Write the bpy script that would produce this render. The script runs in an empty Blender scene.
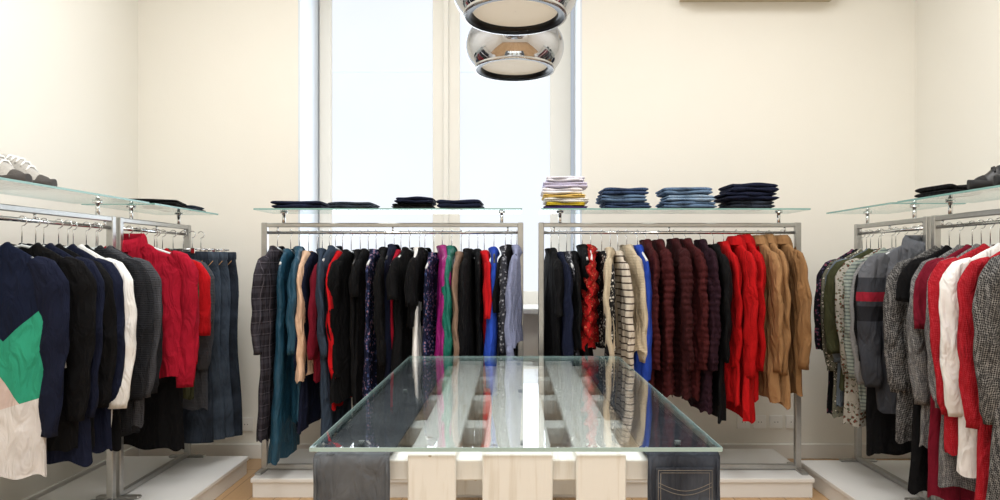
import bpy, bmesh, math, random
import numpy as np
from mathutils import Vector

S = bpy.context.scene
COL = S.collection
F = 666.7
CAMH = 1.2
try:
    S.view_settings.view_transform = 'Standard'
    S.view_settings.look = 'None'
except Exception: pass

# ---------------------------------------------------------------- helpers
def lin(h):
    h = h.lstrip('#')
    o = []
    for i in (0, 2, 4):
        c = int(h[i:i+2], 16)/255
        o.append(c/12.92 if c <= .04045 else ((c+.055)/1.055)**2.4)
    return (*o, 1)

_m = {}
def newmat(name):
    m = bpy.data.materials.new(name); m.use_nodes = True
    nt = m.node_tree
    return m, nt, nt.nodes, nt.links, nt.nodes['Principled BSDF']

def surf(name, hexc, rough=.5, metal=0, var=.04, scale=6, bump=0, bscale=60, spec=.5):
    if name in _m: return _m[name]
    m, nt, N, L, P = newmat(name)
    c = lin(hexc)
    tc = N.new('ShaderNodeTexCoord')
    no = N.new('ShaderNodeTexNoise'); no.inputs['Scale'].default_value = scale; no.inputs['Detail'].default_value = 4
    L.new(tc.outputs['Object'], no.inputs['Vector'])
    r = N.new('ShaderNodeValToRGB')
    r.color_ramp.elements[0].position = .3; r.color_ramp.elements[1].position = .7
    r.color_ramp.elements[0].color = (*[x*(1-var) for x in c[:3]], 1)
    r.color_ramp.elements[1].color = (*[min(1, x*(1+var)) for x in c[:3]], 1)
    L.new(no.outputs['Fac'], r.inputs['Fac']); L.new(r.outputs['Color'], P.inputs['Base Color'])
    P.inputs['Roughness'].default_value = rough; P.inputs['Metallic'].default_value = metal
    P.inputs['Specular IOR Level'].default_value = spec
    if bump:
        n2 = N.new('ShaderNodeTexNoise'); n2.inputs['Scale'].default_value = bscale
        L.new(tc.outputs['Object'], n2.inputs['Vector'])
        b = N.new('ShaderNodeBump'); b.inputs['Strength'].default_value = bump; b.inputs['Distance'].default_value = .01
        L.new(n2.outputs['Fac'], b.inputs['Height']); L.new(b.outputs['Normal'], P.inputs['Normal'])
    _m[name] = m
    return m

def math_node(N, L, op, a, b=None):
    n = N.new('ShaderNodeMath'); n.operation = op
    for i, v in enumerate((a, b)):
        if v is None: continue
        if isinstance(v, (int, float)): n.inputs[i].default_value = v
        else: L.new(v, n.inputs[i])
    return n.outputs[0]

def mixc(N, L, fac, a, b):
    n = N.new('ShaderNodeMix'); n.data_type = 'RGBA'
    if isinstance(fac, (int, float)): n.inputs[0].default_value = fac
    else: L.new(fac, n.inputs[0])
    for i, v in ((6, a), (7, b)):
        if isinstance(v, tuple): n.inputs[i].default_value = v
        else: L.new(v, n.inputs[i])
    return n.outputs[2]

def fabric(c1, pat='plain', c2='#ffffff', c3='#888888'):
    key = ('fab', c1, pat, c2, c3)
    if key in _m: return _m[key]
    m, nt, N, L, P = newmat('fabric_%s_%s' % (pat, c1.strip('#')))
    tc = N.new('ShaderNodeTexCoord'); V = tc.outputs['Object']
    sp = N.new('ShaderNodeSeparateXYZ'); L.new(V, sp.inputs[0])
    X, Y, Z = sp.outputs
    A = lin(c1); B = lin(c2); C3 = lin(c3)
    def stripe(coord, per, duty, off=0.0):
        f = math_node(N, L, 'FRACT', math_node(N, L, 'ADD', math_node(N, L, 'DIVIDE', coord, per), off))
        return math_node(N, L, 'LESS_THAN', f, duty)
    if pat in ('plain', 'knit', 'satin'): col = A
    elif pat == 'stripes':
        col = mixc(N, L, stripe(Z, .034, .22), A, B)
    elif pat == 'finestripes':
        col = mixc(N, L, stripe(Z, .018, .4), A, B)
    elif pat == 'plaid':
        a = stripe(X, .06, .35); b = stripe(Z, .06, .35); b2 = stripe(Z, .06, .06, .5); a2 = stripe(X, .06, .06, .5)
        y = stripe(Y, .05, .3)
        f = math_node(N, L, 'MULTIPLY', math_node(N, L, 'ADD', math_node(N, L, 'MAXIMUM', a, y), b), .5)
        col = mixc(N, L, f, A, B)
        col = mixc(N, L, math_node(N, L, 'MULTIPLY', math_node(N, L, 'MAXIMUM', a2, b2), .6), col, C3)
    elif pat == 'hound':
        mp = N.new('ShaderNodeMapping'); mp.inputs['Rotation'].default_value = (0, .7, .3); L.new(V, mp.inputs[0])
        ck = N.new('ShaderNodeTexChecker'); ck.inputs['Scale'].default_value = 190
        ck.inputs['Color1'].default_value = A; ck.inputs['Color2'].default_value = B
        L.new(mp.outputs[0], ck.inputs['Vector'])
        n3 = N.new('ShaderNodeTexNoise'); n3.inputs['Scale'].default_value = 70; n3.inputs['Detail'].default_value = 3; L.new(V, n3.inputs['Vector'])
        r = N.new('ShaderNodeMapRange'); r.inputs['From Min'].default_value = .35; r.inputs['From Max'].default_value = .65; L.new(n3.outputs['Fac'], r.inputs['Value'])
        col = mixc(N, L, math_node(N, L, 'MULTIPLY', r.outputs[0], .7), ck.outputs['Color'], A)
    elif pat == 'floral':
        vo = N.new('ShaderNodeTexVoronoi'); vo.inputs['Scale'].default_value = 60; L.new(V, vo.inputs['Vector'])
        n4 = N.new('ShaderNodeTexNoise'); n4.inputs['Scale'].default_value = 90; L.new(V, n4.inputs['Vector'])
        dd = math_node(N, L, 'ADD', vo.outputs['Distance'], math_node(N, L, 'MULTIPLY', math_node(N, L, 'SUBTRACT', n4.outputs['Fac'], .5), .7))
        r = N.new('ShaderNodeValToRGB'); r.color_ramp.interpolation = 'CONSTANT'
        e = r.color_ramp.elements; e[0].color = B; e[1].position = .3; e[1].color = C3
        x = e.new(.45); x.color = A
        L.new(dd, r.inputs['Fac'])
        n3 = N.new('ShaderNodeTexNoise'); n3.inputs['Scale'].default_value = 20; L.new(V, n3.inputs['Vector'])
        col = mixc(N, L, math_node(N, L, 'GREATER_THAN', n3.outputs['Fac'], .56), r.outputs['Color'], A)
    elif pat == 'denim':
        n3 = N.new('ShaderNodeTexNoise'); n3.inputs['Scale'].default_value = 9; n3.inputs['Detail'].default_value = 6; L.new(V, n3.inputs['Vector'])
        r = N.new('ShaderNodeValToRGB'); r.color_ramp.elements[0].position = .35; r.color_ramp.elements[1].position = .7
        r.color_ramp.elements[0].color = A; r.color_ramp.elements[1].color = B
        L.new(n3.outputs['Fac'], r.inputs['Fac']); col = r.outputs['Color']
    elif pat == 'block':
        ax = math_node(N, L, 'ABSOLUTE', math_node(N, L, 'SUBTRACT', X, .06))
        f1 = math_node(N, L, 'LESS_THAN', math_node(N, L, 'SUBTRACT', Z, math_node(N, L, 'MULTIPLY', ax, .9)), -.36)
        col = mixc(N, L, f1, A, B)
        d2 = math_node(N, L, 'ADD', Z, math_node(N, L, 'MULTIPLY', X, 1.3))
        f2 = math_node(N, L, 'LESS_THAN', d2, -.42)
        col = mixc(N, L, math_node(N, L, 'MULTIPLY', f1, f2), col, lin('#d6c2bc'))
        f3 = math_node(N, L, 'LESS_THAN', math_node(N, L, 'SUBTRACT', Z, math_node(N, L, 'MULTIPLY', X, .3)), -.62)
        col = mixc(N, L, f3, col, lin('#dbd7d6'))
    elif pat == 'panel':
        f = math_node(N, L, 'GREATER_THAN', Z, -.17)
        f2 = math_node(N, L, 'LESS_THAN', math_node(N, L, 'ABSOLUTE', math_node(N, L, 'ADD', Z, .34)), .035)
        f3 = math_node(N, L, 'LESS_THAN', math_node(N, L, 'ABSOLUTE', math_node(N, L, 'ADD', Z, .26)), .022)
        col = mixc(N, L, f, A, B); col = mixc(N, L, f2, col, C3)
        f3 = math_node(N, L, 'MULTIPLY', f3, math_node(N, L, 'GREATER_THAN', math_node(N, L, 'ABSOLUTE', X), .13))
        col = mixc(N, L, f3, col, lin('#8e1f30'))
    nv = N.new('ShaderNodeTexNoise'); nv.inputs['Scale'].default_value = 7; nv.inputs['Detail'].default_value = 3
    L.new(V, nv.inputs['Vector'])
    hs = N.new('ShaderNodeHueSaturation')
    mr = N.new('ShaderNodeMapRange'); mr.inputs['From Min'].default_value = .3; mr.inputs['From Max'].default_value = .7
    mr.inputs['To Min'].default_value = .88; mr.inputs['To Max'].default_value = 1.12
    L.new(nv.outputs['Fac'], mr.inputs['Value']); L.new(mr.outputs[0], hs.inputs['Value'])
    if isinstance(col, tuple): hs.inputs['Color'].default_value = col
    else: L.new(col, hs.inputs['Color'])
    L.new(hs.outputs[0], P.inputs['Base Color'])
    P.inputs['Roughness'].default_value = .5 if pat == 'satin' else .9
    P.inputs['Specular IOR Level'].default_value = .35 if pat == 'satin' else .15
    mp = N.new('ShaderNodeMapping'); mp.inputs['Scale'].default_value = (1, 1, .38); L.new(V, mp.inputs[0])
    n1 = N.new('ShaderNodeTexNoise'); n1.inputs['Scale'].default_value = 22; n1.inputs['Detail'].default_value = 2.5; n1.inputs['Distortion'].default_value = 1.0
    L.new(mp.outputs[0], n1.inputs['Vector'])
    hgt = n1.outputs['Fac']
    if pat == 'knit':
        w = math_node(N, L, 'SINE', math_node(N, L, 'MULTIPLY', Z, 800))
        hgt = math_node(N, L, 'ADD', math_node(N, L, 'MULTIPLY', w, .04), n1.outputs['Fac'])
    b = N.new('ShaderNodeBump'); b.inputs['Strength'].default_value = .65; b.inputs['Distance'].default_value = .035
    L.new(hgt, b.inputs['Height']); L.new(b.outputs[0], P.inputs['Normal'])
    _m[key] = m
    return m

def glassmat(name='clear_glass', f0=.04, pw=5.0, tint=(.95, .985, .98, 1)):
    if name in _m: return _m[name]
    m, nt, N, L, P = newmat(name)
    out = N['Material Output']; N.remove(P)
    t = N.new('ShaderNodeBsdfTransparent'); t.inputs[0].default_value = tint
    g = N.new('ShaderNodeBsdfGlossy'); g.inputs['Roughness'].default_value = 0.0; g.inputs[0].default_value = (1, 1, 1, 1)
    geo = N.new('ShaderNodeNewGeometry'); vm = N.new('ShaderNodeVectorMath'); vm.operation = 'DOT_PRODUCT'
    L.new(geo.outputs['Normal'], vm.inputs[0]); L.new(geo.outputs['Incoming'], vm.inputs[1])
    c = math_node(N, L, 'ABSOLUTE', vm.outputs['Value'])
    p = math_node(N, L, 'POWER', math_node(N, L, 'SUBTRACT', 1.0, c), pw)
    f = math_node(N, L, 'ADD', math_node(N, L, 'MULTIPLY', p, .98-f0), f0)
    mx = N.new('ShaderNodeMixShader'); L.new(f, mx.inputs[0]); L.new(t.outputs[0], mx.inputs[1]); L.new(g.outputs[0], mx.inputs[2])
    L.new(mx.outputs[0], out.inputs[0]); _m[name] = m
    return m

def emis(name, hexc, st):
    if name in _m: return _m[name]
    m, nt, N, L, P = newmat(name)
    P.inputs['Base Color'].default_value = lin(hexc)
    P.inputs['Emission Color'].default_value = lin(hexc); P.inputs['Emission Strength'].default_value = st
    P.inputs['Roughness'].default_value = .6
    _m[name] = m; return m

class MB:
    def __init__(s): s.v = []; s.f = []; s.mi = []; s.mats = []; s.sm = []
    def mat(s, m):
        if m not in s.mats: s.mats.append(m)
        return s.mats.index(m)
    def loft(s, rings, m, closed=True, cap0=False, cap1=False, smooth=True):
        k = s.mat(m); b = len(s.v); n = len(rings[0])
        for r in rings: s.v.extend([tuple(map(float, p)) for p in r])
        for i in range(len(rings)-1):
            for j in range(n if closed else n-1):
                j2 = (j+1) % n
                s.f.append((b+i*n+j, b+i*n+j2, b+(i+1)*n+j2, b+(i+1)*n+j)); s.mi.append(k); s.sm.append(smooth)
        if cap0: s.f.append(tuple(b+j for j in range(n))); s.mi.append(k); s.sm.append(False)
        if cap1: s.f.append(tuple(b+(len(rings)-1)*n+j for j in reversed(range(n)))); s.mi.append(k); s.sm.append(False)
    def box(s, x0, x1, y0, y1, z0, z1, m, bev=0.0):
        e = min(bev, (x1-x0)/2.01, (y1-y0)/2.01, (z1-z0)/2.01)
        def rr(i):
            a0, a1, b0, b1 = x0+i, x1-i, y0+i, y1-i
            if e <= 0: return [(a0, b0), (a1, b0), (a1, b1), (a0, b1)]
            return [(a0+e, b0), (a1-e, b0), (a1, b0+e), (a1, b1-e), (a1-e, b1), (a0+e, b1), (a0, b1-e), (a0, b0+e)]
        if e <= 0:
            rings = [[(x, y, z) for x, y in rr(0)] for z in (z0, z1)]
        else:
            q = min(e, (x1-x0)/2-e*1.001, (y1-y0)/2-e*1.001); q = max(q, 0)*.7
            rings = [[(x, y, z0) for x, y in rr(q)], [(x, y, z0+e) for x, y in rr(0)], [(x, y, z1-e) for x, y in rr(0)], [(x, y, z1) for x, y in rr(q)]]
        s.loft(rings, m, cap0=True, cap1=True, smooth=False)
    def tube(s, pts, r, m, n=8, cap=True):
        pts = [Vector(p) for p in pts]; rings = []
        up = None
        for i, p in enumerate(pts):
            t = (pts[min(i+1, len(pts)-1)]-pts[max(i-1, 0)]).normalized()
            if up is None:
                up = Vector((0, 0, 1)) if abs(t.z) < .9 else Vector((0, 1, 0))
            u = (up - t*up.dot(t))
            if u.length < 1e-4: u = Vector((1, 0, 0)) - t*t.x
            u.normalize(); up = u; w = t.cross(u)
            rr = r[i] if isinstance(r, (list, tuple)) else r
            rings.append([p+u*rr*math.cos(a)+w*rr*math.sin(a) for a in [2*math.pi*k/n for k in range(n)]])
        s.loft(rings, m, cap0=cap, cap1=cap)
    def revolve(s, prof, m, n=48):
        s.loft([[(r*math.cos(2*math.pi*k/n), r*math.sin(2*math.pi*k/n), z) for k in range(n)] for r, z in prof], m)
    def obj(s, name, loc=(0, 0, 0), rz=0, parent=None, fixn=True):
        me = bpy.data.meshes.new(name); me.from_pydata(s.v, [], s.f)
        for m in s.mats: me.materials.append(m)
        me.polygons.foreach_set('material_index', s.mi)
        me.polygons.foreach_set('use_smooth', s.sm)
        me.update()
        if fixn:
            bm = bmesh.new(); bm.from_mesh(me); bmesh.ops.recalc_face_normals(bm, faces=bm.faces); bm.to_mesh(me); bm.free()
        o = bpy.data.objects.new(name, me); COL.objects.link(o)
        o.location = loc; o.rotation_euler = (0, 0, rz)
        if parent: o.parent = parent
        return o

def empty(name, loc=(0, 0, 0), rz=0):
    o = bpy.data.objects.new(name, None); o.empty_display_size = .1; COL.objects.link(o)
    o.location = loc; o.rotation_euler = (0, 0, rz); return o

def boxobj(name, x0, x1, y0, y1, z0, z1, m, bev=0.0, parent=None):
    b = MB(); cx, cy, cz = (x0+x1)/2, (y0+y1)/2, (z0+z1)/2
    b.box(x0-cx, x1-cx, y0-cy, y1-cy, z0-cz, z1-cz, m, bev)
    return b.obj(name, (cx, cy, cz), parent=parent)

# ---------------------------------------------------------------- room
XL, XR, YB, YF, H = -2.30, 2.48, 4.10, -1.6, 3.35
wall = surf('wall_cream_paint', '#eeebe2', .85, var=.01, scale=1.5, bump=.05, bscale=120, spec=.2)
white = surf('white_paint', '#f2f1ec', .45, var=.01)
reveal = surf('reveal_daylight_tint', '#dbe2ea', .6, var=.01)  # white reveal with the cool daylight cast put into its colour
T = .15
boxobj('wall_left', XL-T, XL, YF-T, YB+.6, 0, H, wall)
boxobj('wall_right', XR, XR+T, YF-T, YB+.6, 0, H, wall)
boxobj('wall_front', XL, XR, YF-T, YF, 0, H, wall)
WX0, WX1, WZ0, WZ1, WT = -1.315, .43, .92, 3.1, .5
b = MB()
b.box(XL, WX0, YB, YB+WT, 0, H, wall); b.box(WX1, XR, YB, YB+WT, 0, H, wall)
b.box(WX0, WX1, YB, YB+WT, 0, WZ0, wall); b.box(WX0, WX1, YB, YB+WT, WZ1, H, wall)
b.obj('wall_back')
boxobj('ceiling', XL-T, XR+T, YF-T, YB+.6, H, H+.1, surf('ceiling_paint', '#f5f5f3', .9, var=.01))

m, nt, N, L, P = newmat('oak_laminate')
tc = N.new('ShaderNodeTexCoord'); mp = N.new('ShaderNodeMapping'); mp.inputs['Rotation'].default_value = (0, 0, math.pi/2)
L.new(tc.outputs['Object'], mp.inputs[0])
br = N.new('ShaderNodeTexBrick'); br.inputs['Scale'].default_value = 1; br.inputs['Brick Width'].default_value = 1.2; br.inputs['Row Height'].default_value = .13
br.inputs['Mortar Size'].default_value = .002; br.inputs['Color1'].default_value = lin('#c6a37a'); br.inputs['Color2'].default_value = lin('#b6926a'); br.inputs['Mortar'].default_value = lin('#6d5238')
L.new(mp.outputs[0], br.inputs['Vector'])
mp2 = N.new('ShaderNodeMapping'); mp2.inputs['Scale'].default_value = (30, 2, 1); L.new(tc.outputs['Object'], mp2.inputs[0])
n2 = N.new('ShaderNodeTexNoise'); n2.inputs['Scale'].default_value = 2; n2.inputs['Detail'].default_value = 6; L.new(mp2.outputs[0], n2.inputs['Vector'])
c = mixc(N, L, math_node(N, L, 'MULTIPLY', n2.outputs['Fac'], .3), br.outputs['Color'], lin('#8d6a45'))
L.new(c, P.inputs['Base Color']); P.inputs['Roughness'].default_value = .35
boxobj('floor', XL-T, XR+T, YF-T, YB+.6, -.1, 0, m)

boxobj('baseboard_left', XL, XL+.015, YF, YB, 0, .09, white, .003)
boxobj('baseboard_right', XR-.015, XR, YF, YB, 0, .09, white, .003)
boxobj('baseboard_back', XL+.015, XR-.015, YB-.015, YB, 0, .09, white, .003)

win = empty('window_1', (0, 4.5, 0))
frame = surf('window_frame_pvc', '#ebe8df', .4, var=.01)
def wbox(n, x0, x1, y0, y1, z0, z1, m, bev=.004):
    o = boxobj(n, x0, x1, y0, y1, z0, z1, m, bev); o.location.y -= 4.5; o.parent = win
wy0, wy1 = 4.48, 4.55
wbox('frame_left', WX0+.02, -1.216, wy0, wy1, WZ0, WZ1, frame)
wbox('frame_right', .257, WX1-.035, wy0, wy1, WZ0, WZ1, frame)
wbox('mullion', -.534, -.351, wy0, wy1, WZ0, WZ1, frame)
wbox('mullion_strip', -.46, -.425, wy0-.02, wy0, WZ0, WZ1, frame)
wbox('frame_bottom', WX0+.02, WX1-.035, wy0-.002, wy1, WZ0, WZ0+.09, frame)
wbox('frame_top', WX0+.02, WX1-.035, wy0-.002, wy1, WZ1-.09, WZ1, frame)
m, nt, N, L, P = newmat('backlit_frosted_blind')
tc = N.new('ShaderNodeTexCoord')
nz = N.new('ShaderNodeTexNoise'); nz.inputs['Scale'].default_value = 1.5; L.new(tc.outputs['Object'], nz.inputs['Vector'])
r = N.new('ShaderNodeValToRGB'); r.color_ramp.elements[0].color = lin('#ebf2fb'); r.color_ramp.elements[1].color = lin('#f8fbff')
L.new(nz.outputs['Fac'], r.inputs['Fac']); L.new(r.outputs[0], P.inputs['Emission Color'])
P.inputs['Base Color'].default_value = lin('#40444a'); P.inputs['Emission Strength'].default_value = 1.0; P.inputs['Roughness'].default_value = .9
blind = m
wbox('blind_left', -1.216, -.534, 4.515, 4.525, WZ0+.09, WZ1-.09, blind, 0)
wbox('blind_right', -.351, .257, 4.515, 4.525, WZ0+.09, WZ1-.09, blind, 0)
hem_m = emis('blind_hem_cloth', '#c9d6e4', .5)
wbox('blind_hem_left', -1.21, -.54, 4.508, 4.515, 2.488, 2.498, hem_m, .003)
wbox('blind_hem_right', -.345, .25, 4.508, 4.515, 2.488, 2.498, hem_m, .003)
boxobj('trim_1', WX0, WX0+.012, YB-.001, 4.5, WZ0, WZ1, reveal)
boxobj('trim_2', WX1-.012, WX1, YB-.001, 4.5, WZ0, WZ1, reveal)
boxobj('window_sill', WX0-.05, WX1+.05, YB-.08, 4.48, WZ0-.03, WZ0+.005, white, .006)

# ---------------------------------------------------------------- racks
steel = surf('brushed_steel', '#b4b4b2', .34, .9, var=.05, scale=40)
chrome = surf('chrome', '#dcdcdc', .12, 1, var=.01)
edge = surf('glass_edge_green', '#7fa8a2', .15, 0, var=.05)
G = glassmat()
SZ = 1.472
def rack(x, y, length, rz, dp=.14):
    e = empty('clothes_rack', (x, y, 0), rz)
    h = length/2; p = .015
    def part(n, fn):
        b = MB(); fn(b); b.obj(n, parent=e)
    for i, sx in enumerate((-1, 1)):
        part('post_%d' % (i+1), lambda b: b.box(sx*h-p, sx*h+p, -p, p, .10, 1.415, steel, .003))
        part('foot_%d' % (i+1), lambda b: b.box(sx*h-.018, sx*h+.018, -.10, .10, .10, .112, steel, .004))
        sxx = sx*(h-.10)
        def sup(b):
            b.tube([(sxx, 0, 1.40), (sxx, 0, SZ)], .009, chrome, 10)
            b.tube([(sxx, 0, SZ-.008), (sxx, 0, SZ)], .02, chrome, 16)
        part('shelf_bracket_%d' % (i+1), sup)
    part('top_beam', lambda b: b.box(-h, h, -p*.8, p*.8, 1.390, 1.413, steel, .003))
    part('hanging_rail', lambda b: (b.tube([(-h, 0, 1.362), (h, 0, 1.362)], .0085, chrome, 12),
        [b.tube([(q, 0, 1.395), (q, 0, 1.362)], .005, chrome, 8) for q in (-h*.9, 0, h*.9)]))
    part('base_beam', lambda b: b.box(-h, h, -p*.8, p*.8, .105, .13, steel, .003))
    sh = h+.005
    def shelf(b):
        b.box(-sh, sh, -dp, dp, SZ, SZ+.008, G)
        t = .002
        b.box(-sh-t, sh+t, -dp-t, -dp, SZ, SZ+.008, edge); b.box(-sh-t, sh+t, dp, dp+t, SZ, SZ+.008, edge)
        b.box(-sh-t, -sh, -dp, dp, SZ, SZ+.008, edge); b.box(sh, sh+t, -dp, dp, SZ, SZ+.008, edge)
    part('glass_shelf', shelf)
    return e
RY = 3.55
LX, RX = -1.84, 1.92
rack((-1.315+.045)/2, RY, 1.36, 0)
rack((.155+1.52)/2, RY, 1.365, 0)
rack(LX, 2.57, .98, math.pi/2, .17)
rack(LX, 3.45, .66, math.pi/2, .17)
rack(RX, 2.54, .96, math.pi/2, .17)
rack(RX, 3.39, .62, math.pi/2, .17)

plat = surf('platform_white_laminate', '#e8e7e4', .4, var=.02, scale=3)
def platform(x0, x1, y0, y1):
    e = empty('display_platform', ((x0+x1)/2, (y0+y1)/2, 0))
    hx, hy = (x1-x0)/2, (y1-y0)/2
    b = MB(); b.box(-hx, hx, -hy, hy, .078, .10, plat, .003); b.obj('top_board', parent=e)
    b = MB(); b.box(-hx+.008, hx-.008, -hy+.008, hy-.008, .0, .078, plat, .002); b.obj('plinth', parent=e)
platform(-1.335, .08, 3.40, 3.95)
platform(.12, 1.545, 3.40, 3.95)
platform(-2.22, -1.50, 2.05, 3.80)
platform(1.60, 2.36, 1.95, 3.72)

# ---------------------------------------------------------------- garments
plast = surf('hanger_clear_plastic', '#d9dcde', .25)
blackp = surf('hanger_black_plastic', '#17171a', .35)
tri = lambda x: 2/math.pi*math.asin(math.sin(x)*.97)
RP = .033

def hook(b, rail_dz, m):
    rc = rail_dz-.004
    pts = [(0, 0, -.02), (0, 0, rc-.022)]
    for k in range(0, 10):
        a = math.radians(-90+k*27)
        pts.append((.018*math.cos(a), 0, rc+.018*math.sin(a)))
    b.tube(pts, .002, m, 6)

def hanger_arms(b, m, sw):
    b.tube([(-sw+.02, 0, -.085), (-.1, 0, -.035), (0, 0, -.012), (.1, 0, -.035), (sw-.02, 0, -.085)], .006, m, 6)

def garment(name, x, y, rz, L, mat, sleeve=.6, smat=None, sw=.2, hem=.21, th=.03, rib=0, collar=False, seed=0, drop=.085, hm=None, tag=None, waist=.95, ruffle=0, buttons=False, fold=1.0):
    R = random.Random(seed*77+13)
    b = MB(); n = 64
    th = th*.8
    keys_t = [0, .012, .03, .055, .08, .105, .15, .25, .42, L]
    keys_a = [.060, .072, .11, .150, sw-.025, sw-.004, sw+.002, sw-.010, sw*waist, hem]
    keys_b = [.032, .028, .019, .017, .017, .018, th*.85, th*1.0, th*.95, th*1.15]
    if L < .5: keys_t[-2] = L*.75
    NR = 52 if not rib else 130
    zs = np.concatenate([np.linspace(0, .13, 11), np.linspace(.13, L, NR)[1:]])
    ph = [R.uniform(0, 6.28) for _ in range(10)]
    k1, k2 = R.uniform(1.5, 3), R.uniform(4, 6)
    nf = R.choice([5, 6, 7, 8])
    skew = R.uniform(-.02, .02)
    hemx = R.uniform(-.03, .03) if not rib else 0
    rings = []
    lean = R.uniform(-.025, .025)
    TH = np.linspace(0, 2*np.pi, n, endpoint=False)
    def warp(xx, z):
        t = min(max((z-.06)/max(L-.06, .1), 0), 1)
        s = t**.6*fold
        return s*(.013*tri(k1*xx/.1+ph[0]+z*2.5)+.007*tri(k2*xx/.1+ph[1]-z*2.2)) + lean*t
    for z in zs:
        a = np.interp(z, keys_t, keys_a); bb = np.interp(z, keys_t, keys_b)
        t = max(0, (z-.1)/max(L-.1, .1))
        q = 1+rib*(abs(math.sin(z*math.pi/RP))-.5) if rib and z > .06 else 1
        ring = []
        for th_ in TH:
            c, s = math.cos(th_), math.sin(th_)
            xx = a*math.copysign(abs(c)**.8, c)
            yy = bb*math.copysign(abs(s)**.8, s)
            pleat = 1+fold*(t**.5)*(.42*tri(nf*th_+ph[2]+z*1.6)+.20*tri((nf*2+1)*th_+ph[3]-z*2))
            yy *= pleat*q
            xx *= 1+t*.03*math.sin(z*7+ph[4])+(q-1)*.06
            xx += skew*t
            if ruffle: yy += ruffle*math.sin(z*90+c*9+ph[5]); xx += ruffle*.7*math.sin(z*70+s*5)
            zz = -z
            if z < .1:
                zz -= (.04*(1-z/.1))*(abs(s)**2)*(1 if s < 0 else .3)
            zz += t*t*(.008*math.sin(nf*th_+ph[6])+hemx*c)
            yy += .0025*fold*tri(z*30+xx*22+ph[7])*min(1, z*5)
            ring.append((xx, yy+warp(xx, z), zz))
        rings.append(ring)
    b.loft(rings, mat)
    inner = [[(p[0]*.96, p[1]*.9, p[2]+.004) for p in rings[-1]], [(p[0]*.93, p[1]*.85, p[2]+.08) for p in rings[-1]]]
    b.loft([rings[-1]]+inner, mat)
    if collar:
        cr = []
        for (sc, dz) in ((1.0, -.03), (1.05, .0), (1.0, .022), (1.12, .030), (1.32, .012), (1.42, -.018)):
            cr.append([(.06*sc*math.cos(q), .036*sc*math.sin(q), dz-(.03*sc*max(0, -math.sin(q)))) for q in TH])
        b.loft(cr, mat)
        for s in (-1, 1):
            b.loft([[(s*.02, -.045, -.05), (s*.07, -.043, -.03)], [(s*.018, -.048, -.12), (s*.095, -.050, -.10)], [(s*.008, -.052, -.26), (s*.02, -.052, -.25)]], mat, closed=False)
    if buttons or collar:
        b.loft([[(-.008, -th*1.25+warp(0, z)-.006, -z), (.008, -th*1.25+warp(0, z)-.006, -z)] for z in np.linspace(.14, L-.02, 12)], mat, closed=False)
        for z in np.linspace(.16, L-.12, 5):
            yb = -th*1.3+warp(0, z)-.008
            b.tube([(0, yb, -z), (0, yb-.005, -z)], .008, blackp, 8)
    sm = smat or mat
    if sleeve:
        for s in (-1, 1):
            bend = R.uniform(-.015, .015); sp = R.uniform(0, 6); dr = R.uniform(-.02, .02); ox = R.uniform(-.012, .008)
            path = [(sw-.065, -.070), (sw-.030, -.098), (sw-.004, -.155), (sw+.008+ox, -.27), (sw+.010+ox, -.40), (sw+.002+ox, -.52), (sw-.008+ox, -.66), (sw-.01+ox, -.8)]
            rad = [(.020, .016), (.044, .021), (.056, .024), (.052, .023), (.047, .022), (.042, .021), (.037, .019), (.036, .019)]
            ln = [0]
            for i in range(1, len(path)): ln.append(ln[-1]+math.dist(path[i], path[i-1]))
            M = max(10, int(sleeve*46)); sr = []
            if rib: M = int(sleeve*140)
            m2 = 24; q1, q2 = R.uniform(18, 30), R.uniform(45, 65)
            for i in range(M+1):
                d = sleeve*i/M
                px = np.interp(d, ln, [p[0] for p in path]); pz = np.interp(d, ln, [p[1] for p in path])
                ra = np.interp(d, ln, [q[0] for q in rad])*(1.15 if rib or collar else 1); rb = np.interp(d, ln, [q[1] for q in rad])*(th/.024)**.7
                d0 = max(d-.015, 0); d2 = min(d+.03, ln[-1])
                tx = np.interp(d2, ln, [p[0] for p in path])-np.interp(d0, ln, [p[0] for p in path])
                tz = np.interp(d2, ln, [p[1] for p in path])-np.interp(d0, ln, [p[1] for p in path])
                nl = math.hypot(tx, tz) or 1
                nx, nz = -tz/nl, tx/nl
                w = 1+.022*math.sin(d*q1+sp)+.018*math.sin(d*q2+sp*2)
                if rib: w = 1+rib*.6*(abs(math.sin(d*math.pi/RP))-.5)
                if sleeve > .5 and d > sleeve-.04: w *= .86
                t = d/.6
                wy = warp(sw, .1+d)*.6+bend*math.sin(min(t, 1)*math.pi)+dr*t
                ring = []
                for k in range(m2):
                    a = 2*math.pi*k/m2
                    fl = 1+.17*tri(3*a+sp+d*6)+.09*tri(5*a+d*11)
                    cc = math.cos(a)
                    ring.append((s*(px+nx*ra*w*cc*fl), rb*w*math.sin(a)*fl+wy+.006*tri(d*34+sp+cc*2)*min(1, d*6), pz+nz*ra*w*cc*fl))
                sr.append(ring)
            sr.append([((p[0]+s*px)*.5, (p[1]+wy)*.5, p[2]+.01) for p in sr[-1]])
            b.loft(sr, sm)
    hm = hm or plast
    hook(b, drop, chrome); hanger_arms(b, hm, sw)
    if tag:
        tx = {'black': 0, 'white': .02, 'side': .17}[tag]
        yb = -th*1.35-.02
        tm = surf('tag_'+('black' if tag == 'black' else 'white'), '#f4f4f2' if tag != 'black' else '#1b1b1d', .5)
        z0 = {'black': -.16, 'white': -.62, 'side': -.42}[tag]; hw_ = .022 if tag != 'side' else .014
        b.tube([(tx, yb, z0), (tx-.01, -th, z0+.09)], .0012, tm, 5)
        b.box(tx-hw_, tx+hw_, yb-.002, yb, z0-(.10 if tag != 'side' else .05), z0, tm)
    return b.obj(name, (x, y, 1.362-drop), rz, fixn=True)

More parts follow.
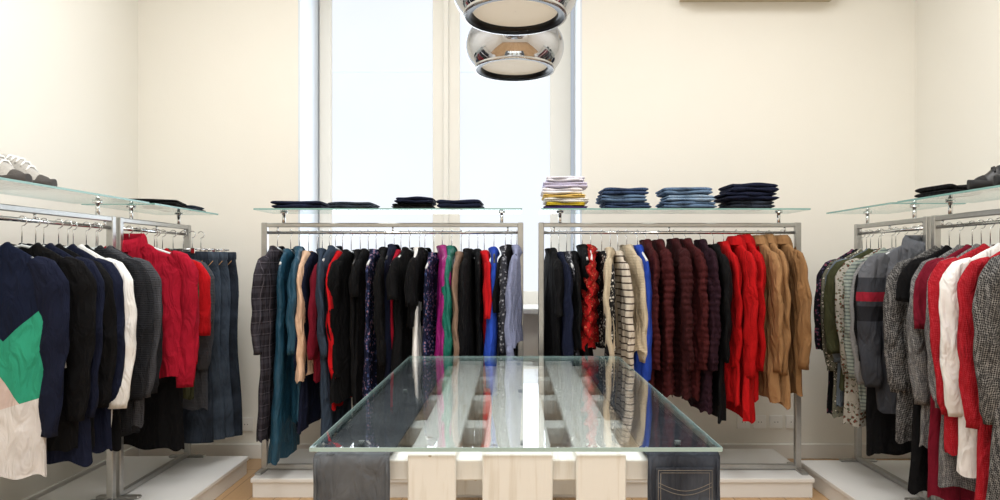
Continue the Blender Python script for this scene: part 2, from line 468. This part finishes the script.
def trousers(name, x, y, rz, L, mat, seed=0, hw=.2, th=.03):
    R = random.Random(seed*31+5); b = MB(); n = 30; drop = .10
    ph = R.uniform(0, 6); TH = [2*math.pi*k/n for k in range(n)]
    def ring(cx, a, bb, z, amp=0):
        return [(cx+a*math.copysign(abs(math.cos(t))**.8, math.cos(t)), bb*(1+amp*math.sin(5*t+ph))*math.sin(t)+.012*math.sin(z*7+ph)*min(1, z*2), -z) for t in TH]
    b.loft([ring(0, hw*.93, th*.9, .0), ring(0, hw*.95, th, .01), ring(0, hw*.95, th, .04), ring(0, hw*.93, th*.9, .045), ring(0, hw, th*1.1, .15, .1), ring(0, hw*1.02, th*1.15, .25, .1), ring(0, hw*.98, th, .29)], mat)
    for s in (-1, 1):
        rs = []
        for z in np.linspace(.22, L, 26):
            t = (z-.22)/(L-.22)
            rs.append(ring(s*(hw*.5+.004*math.sin(z*9))+.03*t, hw*.5*(1-.12*math.sin(t*2.4)), th*(1.05-.1*t)*(1+.06*math.sin(z*33+ph)), z, .15))
        b.loft(rs, mat)
    st = surf('stitch_tan', '#b98a52', .7)
    for s in (-1, 1):
        b.tube([(s*.17, -th*.8-.004, -.05), (s*.13, -th-.006, -.10), (s*.07, -th-.006, -.055)], .0015, st, 5)
        b.box(s*.12-.012, s*.12+.012, -th*.9-.006, th*.9+.006, -.012, .018, chrome, .002)
    b.tube([(-.15, 0, .012), (.15, 0, .012)], .004, chrome, 6); hook(b, drop, chrome)
    return b.obj(name, (x, y, 1.362-drop), rz)

FB = {
 'plaid': fabric('#28252b', 'plaid', '#403d45', '#6a656e'), 'teal': fabric('#1d465c', 'satin'), 'cream': fabric('#d8b498'),
 'navy': fabric('#151a2e'), 'black': fabric('#0e0e10'), 'wine': fabric('#6e1426'), 'red': fabric('#b8131b'),
 'slate': fabric('#323e4e'), 'navyfl': fabric('#171c34', 'floral', '#9a707a', '#3e507e'), 'plum': fabric('#4a1a3c'),
 'magenta': fabric('#951c70', 'satin'), 'green': fabric('#0f6657', 'satin'), 'taupe': fabric('#856c5c'), 'blue': fabric('#2645a6'),
 'greypat': fabric('#2e2f35', 'floral', '#98989e', '#56575f'), 'lav': fabric('#868caa', 'knit'), 'white': fabric('#e9e8e6'),
 'char': fabric('#232428', 'knit'), 'grey': fabric('#47484d', 'knit'), 'lgrey': fabric('#858586', 'knit'),
 'redfl': fabric('#a81c1c', 'floral', '#c45a44', '#701010'), 'bw': fabric('#1a1a1c', 'floral', '#cac6be', '#55524e'),
 'stripe': fabric('#c9bfb0', 'stripes', '#4a3e3a'), 'beige': fabric('#c4b59c', 'knit'), 'maroon': fabric('#43191b'),
 'maroon2': fabric('#371618'), 'plumk': fabric('#2a1620'), 'brred': fabric('#b01115'), 'camel': fabric('#9a7550'), 'camel2': fabric('#8c6946'),
 'block': fabric('#131a30', 'block', '#319a7c'), 'olive': fabric('#3f412c'), 'jean': fabric('#303945', 'denim', '#4a5563'), 'jeand': fabric('#1e232b', 'denim', '#323a46'),
 'crimson': fabric('#a5162d'),
 'floral': fabric('#6a6a5c', 'floral', '#c8c2b4', '#33302c'), 'floral2': fabric('#a8a49c', 'floral', '#6b3a34', '#5d6a58'),
 'hound': fabric('#262628', 'hound', '#8c8a88'), 'houndl': fabric('#505053', 'hound', '#92918f'), 'panel': fabric('#383a40', 'panel', '#606268', '#222226'),
 'redknit': fabric('#98141f', 'hound', '#b02f3a'), 'greyblue': fabric('#65707b', 'knit'), 'mint': fabric('#929b93', 'finestripes', '#666f6e'),
 'pinkfl': fabric('#1c1a22', 'floral', '#8a4452', '#434360'),
}
NM = {'plaid': 'plaid_dress', 'teal': 'teal_dress', 'cream': 'cream_blouse', 'navy': 'navy_cardigan', 'black': 'black_blouse', 'wine': 'wine_blouse', 'red': 'red_blouse', 'slate': 'slate_blouse', 'navyfl': 'floral_dress',
 'plum': 'plum_blouse', 'magenta': 'magenta_blouse', 'green': 'green_blouse', 'taupe': 'taupe_blouse', 'blue': 'blue_dress', 'greypat': 'patterned_blouse', 'lav': 'lavender_cardigan', 'white': 'white_shirt', 'char': 'charcoal_sweater',
 'grey': 'grey_sweater', 'lgrey': 'light_grey_sweater', 'redfl': 'red_ruffled_blouse', 'bw': 'patterned_blouse', 'stripe': 'striped_sweater', 'beige': 'beige_sweater', 'maroon': 'maroon_puffer_coat', 'maroon2': 'maroon_puffer_coat',
 'plumk': 'plum_puffer_coat', 'brred': 'red_coat', 'camel': 'camel_coat', 'camel2': 'camel_coat', 'block': 'color_block_sweater', 'olive': 'olive_blouse', 'crimson': 'crimson_blazer', 'floral': 'floral_blouse', 'floral2': 'floral_blouse',
 'hound': 'houndstooth_jacket', 'houndl': 'houndstooth_jacket', 'panel': 'panelled_jacket', 'redknit': 'red_knit_sweater', 'greyblue': 'blue_grey_sweater', 'mint': 'striped_blouse', 'pinkfl': 'floral_dress'}

back = [
 (267,446,'plaid',.5,.034,{}),(281,462,'teal',.0,.036,dict(sw=.19)),(290,430,'teal',.5,.03,{}),(299,376,'cream',.6,.026,{}),(307,430,'navy',.55,.028,{}),
 (314,396,'slate',.5,.026,{}),(320,386,'wine',.5,.024,{}),(327,440,'slate',.0,.03,{}),(334,410,'red',.6,.022,{}),(343,400,'black',.6,.034,{}),
 (353,400,'black',.0,.030,dict(sw=.22)),(362,440,'black',.2,.028,{}),(370,420,'navyfl',.0,.030,dict(sw=.215)),(379,395,'black',.55,.03,{}),(388,400,'navy',.0,.028,{}),(395,385,'crimson',.0,.024,dict(sw=.215)),
 (405,380,'black',.22,.034,dict(sw=.23)),(415,362,'white',.0,.024,dict(sw=.20)),(421,330,'black',.25,.030,dict(sw=.24)),(430,390,'navyfl',.0,.030,dict(sw=.215)),(439,372,'magenta',.58,.030,{}),
 (449,400,'green',.55,.030,{}),(459,380,'taupe',.5,.022,{}),(467,390,'black',.55,.028,{}),(476,385,'black',.0,.026,{}),(483,380,'red',.3,.022,{}),
 (493,392,'blue',.0,.046,dict(sw=.25,hem=.26)),(505,380,'greypat',.5,.026,{}),(511,370,'black',.3,.02,{}),(517,346,'lav',.6,.028,dict(sw=.22)),
 (553,370,'black',.3,.026,{}),(561,380,'navy',.5,.026,{}),(569,390,'greypat',.0,.024,{}),(577,380,'black',.45,.028,{}),(586,360,'black',.0,.026,{}),
 (595,345,'redfl',.0,.040,dict(ruffle=.010,sw=.23)),(606,350,'bw',.5,.028,{}),(615,350,'beige',.58,.026,{}),(623,365,'stripe',.56,.026,dict(sw=.205)),(632,352,'beige',.55,.024,{}),
 (643,386,'blue',.0,.044,dict(sw=.245)),(653,398,'maroon',.62,.034,dict(rib=.24,drop=.035)),(666,398,'maroon',.62,.038,dict(rib=.24,drop=.035)),(681,400,'maroon2',.62,.036,dict(rib=.24,drop=.03)),
 (694,402,'maroon',.62,.034,dict(rib=.24,drop=.03)),(710,414,'plumk',.62,.040,dict(rib=.2,drop=.035)),(723,418,'black',.55,.026,dict(drop=.06)),
 (735,405,'brred',.60,.030,dict(drop=.045)),(746,418,'brred',.64,.036,dict(drop=.05,collar=True,hem=.25)),(758,398,'brred',.62,.034,dict(drop=.04,collar=True)),
 (771,398,'camel',.62,.036,dict(drop=.045,collar=True)),(783,404,'camel',.64,.036,dict(drop=.04,collar=True)),(794,398,'camel2',.60,.030,dict(drop=.045,collar=True)),
]
R0 = random.Random(4)
for i, (px, yb, k, sl, th, ex) in enumerate(back):
    x = (px-512)/197
    ex = dict(ex); drop = ex.get('drop', R0.uniform(.06, .105)); ex['drop'] = drop
    L = (yb-263)/200 + (1.362-drop-1.2)
    a = .08 if ex.get('rib') or ex.get('collar') else .24
    if k in ('stripe', 'plaid', 'lav', 'blue'): a = .06
    ex.setdefault('hem', R0.uniform(.17, .24)); ex.setdefault('sw', R0.uniform(.18, .212))
    garment(NM[k], x, RY+R0.uniform(-.02, .02), math.pi/2+R0.uniform(-a, a), L, FB[k], sl, th=th, seed=i, hm=R0.choice([plast, plast, blackp]), fold=.5 if ex.get('rib') else 1.15, **ex)

left = [
 (2.42,.84,'block',.66,.034,dict(sw=.215,tag='black',smat=FB['navy'],fold=.5)),(2.50,.80,'black',.62,.03,{}),(2.56,.83,'navy',.62,.03,dict(tag='side')),(2.62,.80,'black',.6,.03,dict(buttons=True)),
 (2.68,.84,'navy',.62,.03,{}),(2.74,.82,'white',.62,.034,dict(sw=.226)),(2.81,.86,'black',.6,.028,{}),(2.865,.78,'char',.62,.03,{}),
 (2.92,.80,'grey',.62,.030,{}),(2.975,.84,'char',.62,.03,{}),
 (3.17,.66,'crimson',.66,.042,dict(sw=.265,collar=True,drop=.05,hem=.26)),(3.27,.98,'black',.6,.03,{}),(3.34,.74,'olive',.5,.028,{}),(3.40,.6,'red',.4,.03,dict(sw=.225)),
 (3.46,.8,'olive',.3,.026,{}),(3.52,.85,'grey',.6,.028,{}),
]
for i, (y, Ln, k, sl, th, ex) in enumerate(left):
    ex = dict(ex); ex.setdefault('sw', .212); ex.setdefault('hem', R0.uniform(.19, .215))
    garment(NM[k], LX+(-.05 if i == 0 else .02 if k == 'crimson' else R0.uniform(-.01, .02)), y, R0.uniform(-.14, .14) if i and k != 'crimson' else .0, Ln, FB[k], sl, th=th, seed=100+i, **ex)
for i, (y, k) in enumerate(((3.58, 'jeand'), (3.64, 'jean'), (3.69, 'jean'), (3.74, 'jeand'))):
    trousers('hanging_jeans', LX+.02+.025*i, y, .05*i, 1.02+.005*i, FB[k], i, hw=.2)

right = [
 (2.36,.95,'hound',.62,.036,dict(sw=.21,drop=.07)),(2.45,1.02,'redknit',.64,.034,{}),(2.52,.90,'white',.62,.034,{}),(2.60,.84,'redknit',.62,.03,{}),
 (2.66,.98,'houndl',.6,.032,{}),(2.73,1.05,'wine',.3,.03,{}),(2.79,.86,'houndl',.62,.034,{}),(2.86,1.04,'black',.2,.03,{}),(2.92,.86,'hound',.6,.03,{}),
 (3.12,.82,'panel',.64,.042,dict(sw=.22,collar=True,smat=FB['panel'],tag='white',drop=.06)),(3.19,.98,'black',.5,.03,{}),(3.26,.72,'lgrey',.62,.032,{}),(3.32,.8,'mint',.6,.03,{}),
 (3.38,.92,'floral2',.6,.03,{}),(3.44,.74,'olive',.5,.03,{}),(3.50,.8,'greyblue',.55,.03,{}),(3.56,.9,'floral',.6,.034,{}),(3.62,.86,'black',.5,.026,{}),(3.67,.92,'pinkfl',.5,.028,{}),
]
for i, (y, Ln, k, sl, th, ex) in enumerate(right):
    ex = dict(ex); ex.setdefault('sw', .212)
    garment(NM[k], RX+R0.uniform(-.02, .01), y, R0.uniform(-.14, .14), Ln, FB[k], sl, th=th, seed=200+i, hem=R0.uniform(.2, .225), **ex)

# ---------------------------------------------------------------- folded stacks
def slab(b, cx, cy, z0, w, d, h, m, seed):
    R = random.Random(seed); ph = [R.uniform(0, 6) for _ in range(5)]
    rings = []; n = 28; NX = 28
    for i in range(NX+1):
        u = -1+2*i/NX
        u = math.copysign(1-(1-abs(u))**1.6, u)
        f = max(.45, (1-abs(u)**14)**.5)
        g = 1-.05*abs(u)**6
        ring = []
        for k in range(n):
            a = 2*math.pi*k/n; c, s = math.cos(a), math.sin(a)
            yy = g*d/2*math.copysign(abs(c)**.4, c)*(1+.03*math.sin(u*3+ph[0]))
            zz = h/2*math.copysign(abs(s)**.6, s)*f*(1+.14*math.sin(u*4+ph[1]+c*2))+h*.07*math.sin(u*3.5+ph[4])
            ring.append((cx+u*w/2*(1+.02*math.sin(ph[2]+c*3)), cy+yy+.008*math.sin(u*4+ph[3]), z0+h/2+zz))
        rings.append(ring)
    b.loft(rings, m, cap0=True, cap1=True)
def stack(name, x, y, mats, w, d, hs, rz=0, seed=0, z=SZ+.009):
    b = MB(); zz = 0; R = random.Random(seed)
    for i, (mm, h) in enumerate(zip(mats, hs)):
        ox, oy = R.uniform(-.014, .014), R.uniform(-.01, .01); ww = w*R.uniform(.88, 1.04)
        slab(b, ox, oy, zz, ww, d, h*.56, mm, seed*9+i*2); slab(b, ox+R.uniform(-.004, .004), oy+.004, zz+h*.44, ww*.985, d*.98, h*.56, mm, seed*9+i*2+1)
        zz += h*.97
    return b.obj(name, (x, y, z), rz)
s_sh = 192
X = lambda p: (p-512)/s_sh
jn, jl, jd = fabric('#43556f', 'denim', '#6a839f'), fabric('#647d98', 'denim', '#93a8bd'), fabric('#243047', 'denim', '#3e5070')
stack('folded_jeans', X(300), RY-.02, [FB['navy']], .26, .22, [.042], .03, 1)
stack('folded_jeans', X(350), RY-.03, [FB['jeand']], .25, .22, [.036], -.05, 2)
stack('folded_jeans', X(414), RY-.02, [FB['black'], FB['navy']], .22, .22, [.028, .034], .03, 3)
stack('folded_jeans', X(462), RY-.03, [FB['navy']], .24, .22, [.046], -.05, 4)
stack('folded_sweater_stack', X(564), RY-.02, [fabric('#4a3a6c'), fabric('#d8c03c'), FB['white'], fabric('#e0c070'), fabric('#eae7ec'), fabric('#cfc9e0'), fabric('#e9e7f0')], .225, .22, [.016, .018, .024, .018, .034, .032, .030], 0, 5)
stack('folded_jeans_stack', X(625), RY-.02, [jd, jn, jd], .25, .22, [.034, .040, .038], 0.02, 6)
stack('folded_jeans_stack', X(689), RY-.02, [jn, jl, jn], .28, .22, [.038, .036, .040], -.02, 7)
stack('folded_jeans_stack', X(751), RY-.02, [FB['jeand'], FB['navy'], FB['navy']], .26, .22, [.044, .044, .048], .02, 8)
stack('folded_trousers', LX+.02, 3.36, [FB['black']], .28, .28, [.034], .3, 11)
stack('folded_trousers', LX+.04, 3.62, [FB['jeand']], .20, .2, [.03], .1, 12)
stack('folded_trousers', RX-.06, 2.84, [FB['black']], .16, .20, [.046], .15, 13)

# shoes
def shoe(name, x, y, rz, mesh=None, cs='#3c3836', cl='#f4f4f1', cd_='#4a4643', hk=1.0):
    e = empty(name, (x, y, SZ+.009), rz)
    up = mesh; so = surf('rubber_sole_'+cs, cs, .7, bump=.2); la = surf('lace_'+cl, cl, .7)
    dark = surf('suede_'+cd_, cd_, .9, bump=.3, bscale=200)
    HT = ([0, .1, .35, .6, .72, .82, .92, 1], [.120*hk, .135*hk, .138*hk, .118*hk, .088, .062, .050, .030])
    def sec(t, wsc):
        w = (.034+.014*math.sin(min(1, t*1.15)*math.pi*.75))*wsc
        if t > .88: w *= max(.25, math.sqrt(max(0, 1-((t-.88)/.125)**2)))
        if t < .06: w *= .7+5*t
        return w
    b = MB(); rings = []
    for i in range(25):
        t = i/24; w = sec(t, 1.08); xx = -.145+.30*t
        rings.append([(xx, w*math.cos(a), max(0, .018+.018*math.copysign(abs(math.sin(a))**.4, math.sin(a)))+.008*max(0, t-.8)*4) for a in [2*math.pi*k/16 for k in range(16)]])
    b.loft(rings, so, cap0=True, cap1=True); b.obj('sole', parent=e)
    def upper(t0, t1, m, nm, infl=0):
        b = MB(); rings = []
        for i in range(23):
            t = t0+(t1-t0)*i/22; w = sec(t, 1.0)+infl; xx = -.135+.280*t
            hgt = np.interp(t, *HT)+infl
            rings.append([(xx, w*math.copysign(abs(math.cos(a))**.7, math.cos(a))*(1-.35*max(0, math.sin(a))), .02+(hgt-.02)*max(0, math.sin(a)) if math.sin(a) > 0 else .022) for a in [2*math.pi*k/20 for k in range(20)]])
        b.loft(rings, m, cap0=True, cap1=True); b.obj(nm, parent=e)
    upper(0, .99, up, 'upper'); upper(.86, 1.0, dark, 'toe_cap', .0018); upper(0, .16, dark, 'heel_counter', .0015)
    b = MB()
    for k in range(5):
        xx = -.012+k*.019; zt = float(np.interp((xx+.135)/.28, *HT))
        b.tube([(xx, -.026, zt-.020), (xx+.004, -.01, zt), (xx+.006, .01, zt), (xx+.010, .026, zt-.022)], .0042, la, 6)
    b.obj('laces', parent=e)
wm = surf('shoe_mesh_grey_white', '#aaa7a2', .8, var=.12, scale=120, bump=.3, bscale=300)
shoe('lace_up_shoe', -1.905, 2.42, -.05, wm)
shoe('lace_up_shoe', -1.915, 2.56, .04, wm)
bk = surf('black_leather', '#1c1c1f', .45, bump=.15)
shoe('black_shoe', 1.925, 2.56, math.pi-.2, bk, '#111113', '#232326', '#161618', .8)
shoe('black_shoe', 1.935, 2.44, math.pi-.1, bk, '#111113', '#232326', '#161618', .8)

# ---------------------------------------------------------------- table
tb = empty('display_table', (.01, 2.43, 0))
m, nt, N, L_, P = newmat('whitewashed_plank')
tc = N.new('ShaderNodeTexCoord'); mp = N.new('ShaderNodeMapping'); mp.inputs['Scale'].default_value = (14, .9, 1.2); L_.new(tc.outputs['Object'], mp.inputs[0])
n1 = N.new('ShaderNodeTexNoise'); n1.inputs['Scale'].default_value = 3; n1.inputs['Detail'].default_value = 5; n1.inputs['Distortion'].default_value = .3; L_.new(mp.outputs[0], n1.inputs['Vector'])
r = N.new('ShaderNodeValToRGB'); r.color_ramp.elements[0].position = .28; r.color_ramp.elements[0].color = lin('#d6d1c6')
r.color_ramp.elements[1].position = .45; r.color_ramp.elements[1].color = lin('#e8e7e2'); L_.new(n1.outputs['Fac'], r.inputs['Fac'])
vo = N.new('ShaderNodeTexVoronoi'); vo.inputs['Scale'].default_value = 9; L_.new(tc.outputs['Object'], vo.inputs['Vector'])
kn = math_node(N, L_, 'LESS_THAN', vo.outputs['Distance'], .09)
L_.new(mixc(N, L_, math_node(N, L_, 'MULTIPLY', kn, .7), r.outputs[0], lin('#a08b68')), P.inputs['Base Color']); P.inputs['Roughness'].default_value = .6
bp = N.new('ShaderNodeBump'); bp.inputs['Strength'].default_value = .15; bp.inputs['Distance'].default_value = .01; L_.new(n1.outputs['Fac'], bp.inputs['Height']); L_.new(bp.outputs[0], P.inputs['Normal'])
plank = m
def tpart(n, boxes, m, bev=.003):
    b = MB()
    for q in boxes: b.box(q[0]-.01, q[1]-.01, q[2]-2.43, q[3]-2.43, q[4], q[5], m, bev)
    return b.obj(n, parent=tb)
Y0, Y1 = 1.63, 3.23
slats = [(-.257, -.139), (-.073, .100), (.159, .281)]
for i, (a, c) in enumerate(slats):
    tpart('top_plank_%d' % (i+1), [(a, c, Y0+.035, Y1-.02, .708, .728)], plank)
    tpart('front_plank_%d' % (i+1), [(a, c, Y0+.012, Y0+.034, .12, .728)], plank)
    tpart('back_plank_%d' % (i+1), [(a, c, Y1-.03, Y1-.01, .12, .70)], plank)
tpart('cross_rails', [(-.47, .49, y, y+.09, .655, .707) for y in (Y0+.04, 2.0, 2.40, 2.80, Y1-.13)], plank)
tpart('legs', [(x, x+.09, y, y+.09, 0, .655) for x in (-.46, .39) for y in (Y0+.06, Y1-.16)], plank)
tpart('lower_rails', [(-.46, .48, y, y+.03, .12, .2) for y in (Y0+.08, Y1-.13)], plank)
stm = surf('denim_stitch', '#77716a', .7)
def denim_cover(n, x0, x1, pocket, den):
    b = MB(); x0 -= .01; x1 -= .01
    rings = []; ya = Y0+.004-2.43; yb = Y1-.02-2.43; NN = 18
    prof = [(yb, .705)]+[(yb+(ya-yb)*k/20, .724) for k in range(0, 20)]+[(ya+.012, .731), (ya, .724), (ya-.002, .70)]+[(ya+.002*math.sin(k*1.7), .70-.04*k) for k in range(1, 13)]
    def row(p, inset):
        y, z = p
        top = z > .715
        out = []
        for k in range(NN+1):
            t = k/NN; xx = x0+(x1-x0)*t
            wv = .002*math.sin(t*9+y*7+z*14)
            out.append((xx, y+(inset if not top else 0)+(wv if not top else 0), z-(inset if top else 0)+(wv if top else 0)))
        return out
    for p in prof:
        rings.append(row(p, 0)+list(reversed(row(p, .005))))
    b.loft(rings, den, cap0=True, cap1=True)
    for xx in (x0+.006, x1-.006):
        b.tube([(xx, ya-.003, z) for z in np.linspace(.72, .24, 12)], .0035, den, 6)
    if pocket:
        cx = (x0+x1)/2
        pz = [(x0+.018, .700), (x1-.018, .700), (x1-.018, .585), (cx, .553), (x0+.018, .585)]
        b.loft([[(p[0], ya-.004, p[1]) for p in pz], [(p[0], ya-.011, p[1]) for p in pz]], den, cap1=True, smooth=False)
        for ins in (.005, .011):
            q = [(p[0]+(ins if p[0] < cx-.01 else (-ins if p[0] > cx+.01 else 0)), ya-.0115, p[1]+(ins if p[1] < .65 else -ins)) for p in pz]
            b.tube(q+[q[0]], .0009, stm, 5)
        for dz in (0, .010):
            b.tube([(x0+.024+(x1-x0-.048)*k/16, ya-.0115, .665-dz-.02*math.sin(math.pi*k/16)) for k in range(17)], .0009, stm, 5)
    b.obj(n, parent=tb)
denim_cover('denim_cover_1', -.487, -.300, False, fabric('#505358', 'denim', '#66696e'))
denim_cover('denim_cover_2', .333, .510, True, fabric('#33363e', 'denim', '#4b505a'))
b = MB()
gx0, gx1, gy0, gy1 = -.494-.01, .513-.01, Y0-2.43, Y1-2.43
b.box(gx0, gx1, gy0, gy1, .739, .749, glassmat('tabletop_glass', .06, 3.6, (.96, .985, .99, 1)))
t = .0015
edge2 = surf('polished_glass_edge', '#a9c2c0', .1, 0, var=.05)
for q in ((gx0-t, gx1+t, gy0-t, gy0), (gx0-t, gx1+t, gy1, gy1+t), (gx0-t, gx0, gy0, gy1), (gx1, gx1+t, gy0, gy1)):
    b.box(q[0], q[1], q[2], q[3], .739, .749, edge2)
b.obj('glass_top', parent=tb)
b = MB()
for x in (-.4, .02, .42):
    for y in (Y0+.1-2.43, 0, Y1-.15-2.43):
        b.tube([(x, y, .726), (x, y, .739)], .008, surf('clear_bumper', '#8f9696', .3), 12)
b.obj('glass_bumpers', parent=tb)

# ---------------------------------------------------------------- pendants
m, nt, N, L_, P = newmat('smoked_mirror_glass')
out = N['Material Output']; N.remove(P)
tc = N.new('ShaderNodeTexCoord'); sp = N.new('ShaderNodeSeparateXYZ'); L_.new(tc.outputs['Object'], sp.inputs[0])
mr = N.new('ShaderNodeMapRange'); mr.inputs['From Min'].default_value = .06; mr.inputs['From Max'].default_value = .22; mr.inputs['To Min'].default_value = .93; mr.inputs['To Max'].default_value = .30
L_.new(sp.outputs[2], mr.inputs['Value'])
tr = N.new('ShaderNodeBsdfTransparent'); tr.inputs[0].default_value = (.70, .70, .71, 1)
gl = N.new('ShaderNodeBsdfGlossy'); gl.inputs['Roughness'].default_value = .015; gl.inputs[0].default_value = (.60, .61, .64, 1)
mx = N.new('ShaderNodeMixShader'); L_.new(mr.outputs[0], mx.inputs[0]); L_.new(tr.outputs[0], mx.inputs[1]); L_.new(gl.outputs[0], mx.inputs[2]); L_.new(mx.outputs[0], out.inputs[0])
smoke = m
def pendant(x, y, z):
    e = empty('pendant_lamp', (x, y, z))
    b = MB()
    prof = []
    for k in range(30):
        a = math.radians(82 - k*(82+36)/29)
        prof.append((.2*math.cos(a), .115+.135*math.sin(a) if a > 0 else .115+.15*math.sin(a)))
    b.revolve(prof, smoke, 64); b.obj('glass_globe', parent=e, fixn=False)
    zb = prof[-1][1]; rb = prof[-1][0]
    dk = surf('black_metal', '#151515', .3, .6); al = surf('brushed_alu', '#c4c4c4', .25, 1)
    b = MB(); b.revolve([(rb+.001, zb+.008), (rb+.004, zb-.002), (rb, zb-.008), (rb-.006, zb-.008)], al, 64); b.obj('rim', parent=e)
    b = MB(); b.revolve([(rb-.005, zb-.007), (rb-.012, zb-.004), (rb-.026, zb-.004), (rb-.028, zb+.014)], dk, 64); b.obj('dark_ring', parent=e)
    b = MB(); b.revolve([(rb-.027, zb+.012), (.001, zb+.012)], emis('lamp_diffuser', '#e3dccc', .25), 64); b.obj('diffuser', parent=e, fixn=False)
    b = MB(); b.revolve([(.001, .30), (.022, .30), (.03, .28), (.034, .245), (.05, .235), (.05, .2), (.07, .15), (.09, .06), (.001, .06)], al, 40); b.obj('socket_reflector', parent=e)
    b = MB(); b.tube([(0, 0, .29), (0, 0, H-z-.03)], .004, dk, 8); b.obj('cord', parent=e)
    b = MB(); b.revolve([(.001, H-z-.001), (.06, H-z-.001), (.06, H-z-.02), (.04, H-z-.035), (.001, H-z-.038)], al, 32); b.obj('ceiling_canopy', parent=e)
pendant(.01, 2.10, 1.953)
pendant(.01, 2.70, 1.960)

# ---------------------------------------------------------------- wall items
ac = empty('air_conditioner', (1.49, YB, 2.805))
acm = surf('ac_beige_plastic', '#c4b69c', .5, var=.01)
prof = [(0, 0), (-.10, 0), (-.17, .03), (-.205, .09), (-.205, .24), (-.18, .28), (0, .28)]
b = MB(); b.loft([[(x, y, z) for y, z in prof] for x in (-.46, .46)], acm, cap0=True, cap1=True, smooth=False); b.obj('body', parent=ac)
b = MB(); b.box(-.40, .40, -.165, -.1, -.004, .012, surf('ac_louver', '#8c7a60', .5), .003); b.obj('louver', parent=ac)

def outlet(x, z):
    e = empty('wall_outlet', (x, YB-.001, z))
    b = MB(); b.box(-.04, .04, -.010, 0, -.04, .04, white, .004); b.obj('plate', parent=e)
    b = MB(); b.tube([(0, -.0105, 0), (0, -.0125, 0)], .021, white, 20)
    for s in (-1, 1): b.tube([(s*.009, -.0122, 0), (s*.009, -.0135, 0)], .0028, blackp, 8)
    b.obj('socket', parent=e)
for x in (1.42, 1.52, 1.62, 1.72): outlet(x, .225)
outlet(-1.63, .21)

# ---------------------------------------------------------------- lights
def area(name, loc, size, sy, e, col, rot=(0, 0, 0)):
    l = bpy.data.lights.new(name, 'AREA'); l.shape = 'RECTANGLE'; l.size = size; l.size_y = sy; l.energy = e; l.color = col
    o = bpy.data.objects.new(name, l); COL.objects.link(o); o.location = loc; o.rotation_euler = rot
area('rear_fill_light', (-1.1, 2.2, H-.03), .9, 1.3, 41, (1, .992, .975))
area('rear_fill_light', (1.2, 2.2, H-.03), .9, 1.3, 41, (1, .992, .975))
area('rear_fill_light', (0, -.2, H-.03), 2.2, 1.2, 60, (1, .995, .985))  # added fill behind the camera, not a room fixture
area('window_daylight', (-.44, 4.42, 2.05), 1.5, 1.9, 20, (.84, .92, 1), (math.radians(-90), 0, 0))

w = bpy.data.worlds.new('World'); S.world = w; w.use_nodes = True
w.node_tree.nodes['Background'].inputs[0].default_value = (.8, .88, 1, 1); w.node_tree.nodes['Background'].inputs[1].default_value = .6

cd = bpy.data.cameras.new('camera'); cam = bpy.data.objects.new('camera', cd); COL.objects.link(cam)
cam.location = (0, 0, CAMH); cam.rotation_euler = (math.pi/2, 0, 0)
cd.sensor_width = 36; cd.lens = 24; cd.shift_x = -.012; cd.shift_y = .013; cd.clip_start = .05
S.camera = cam
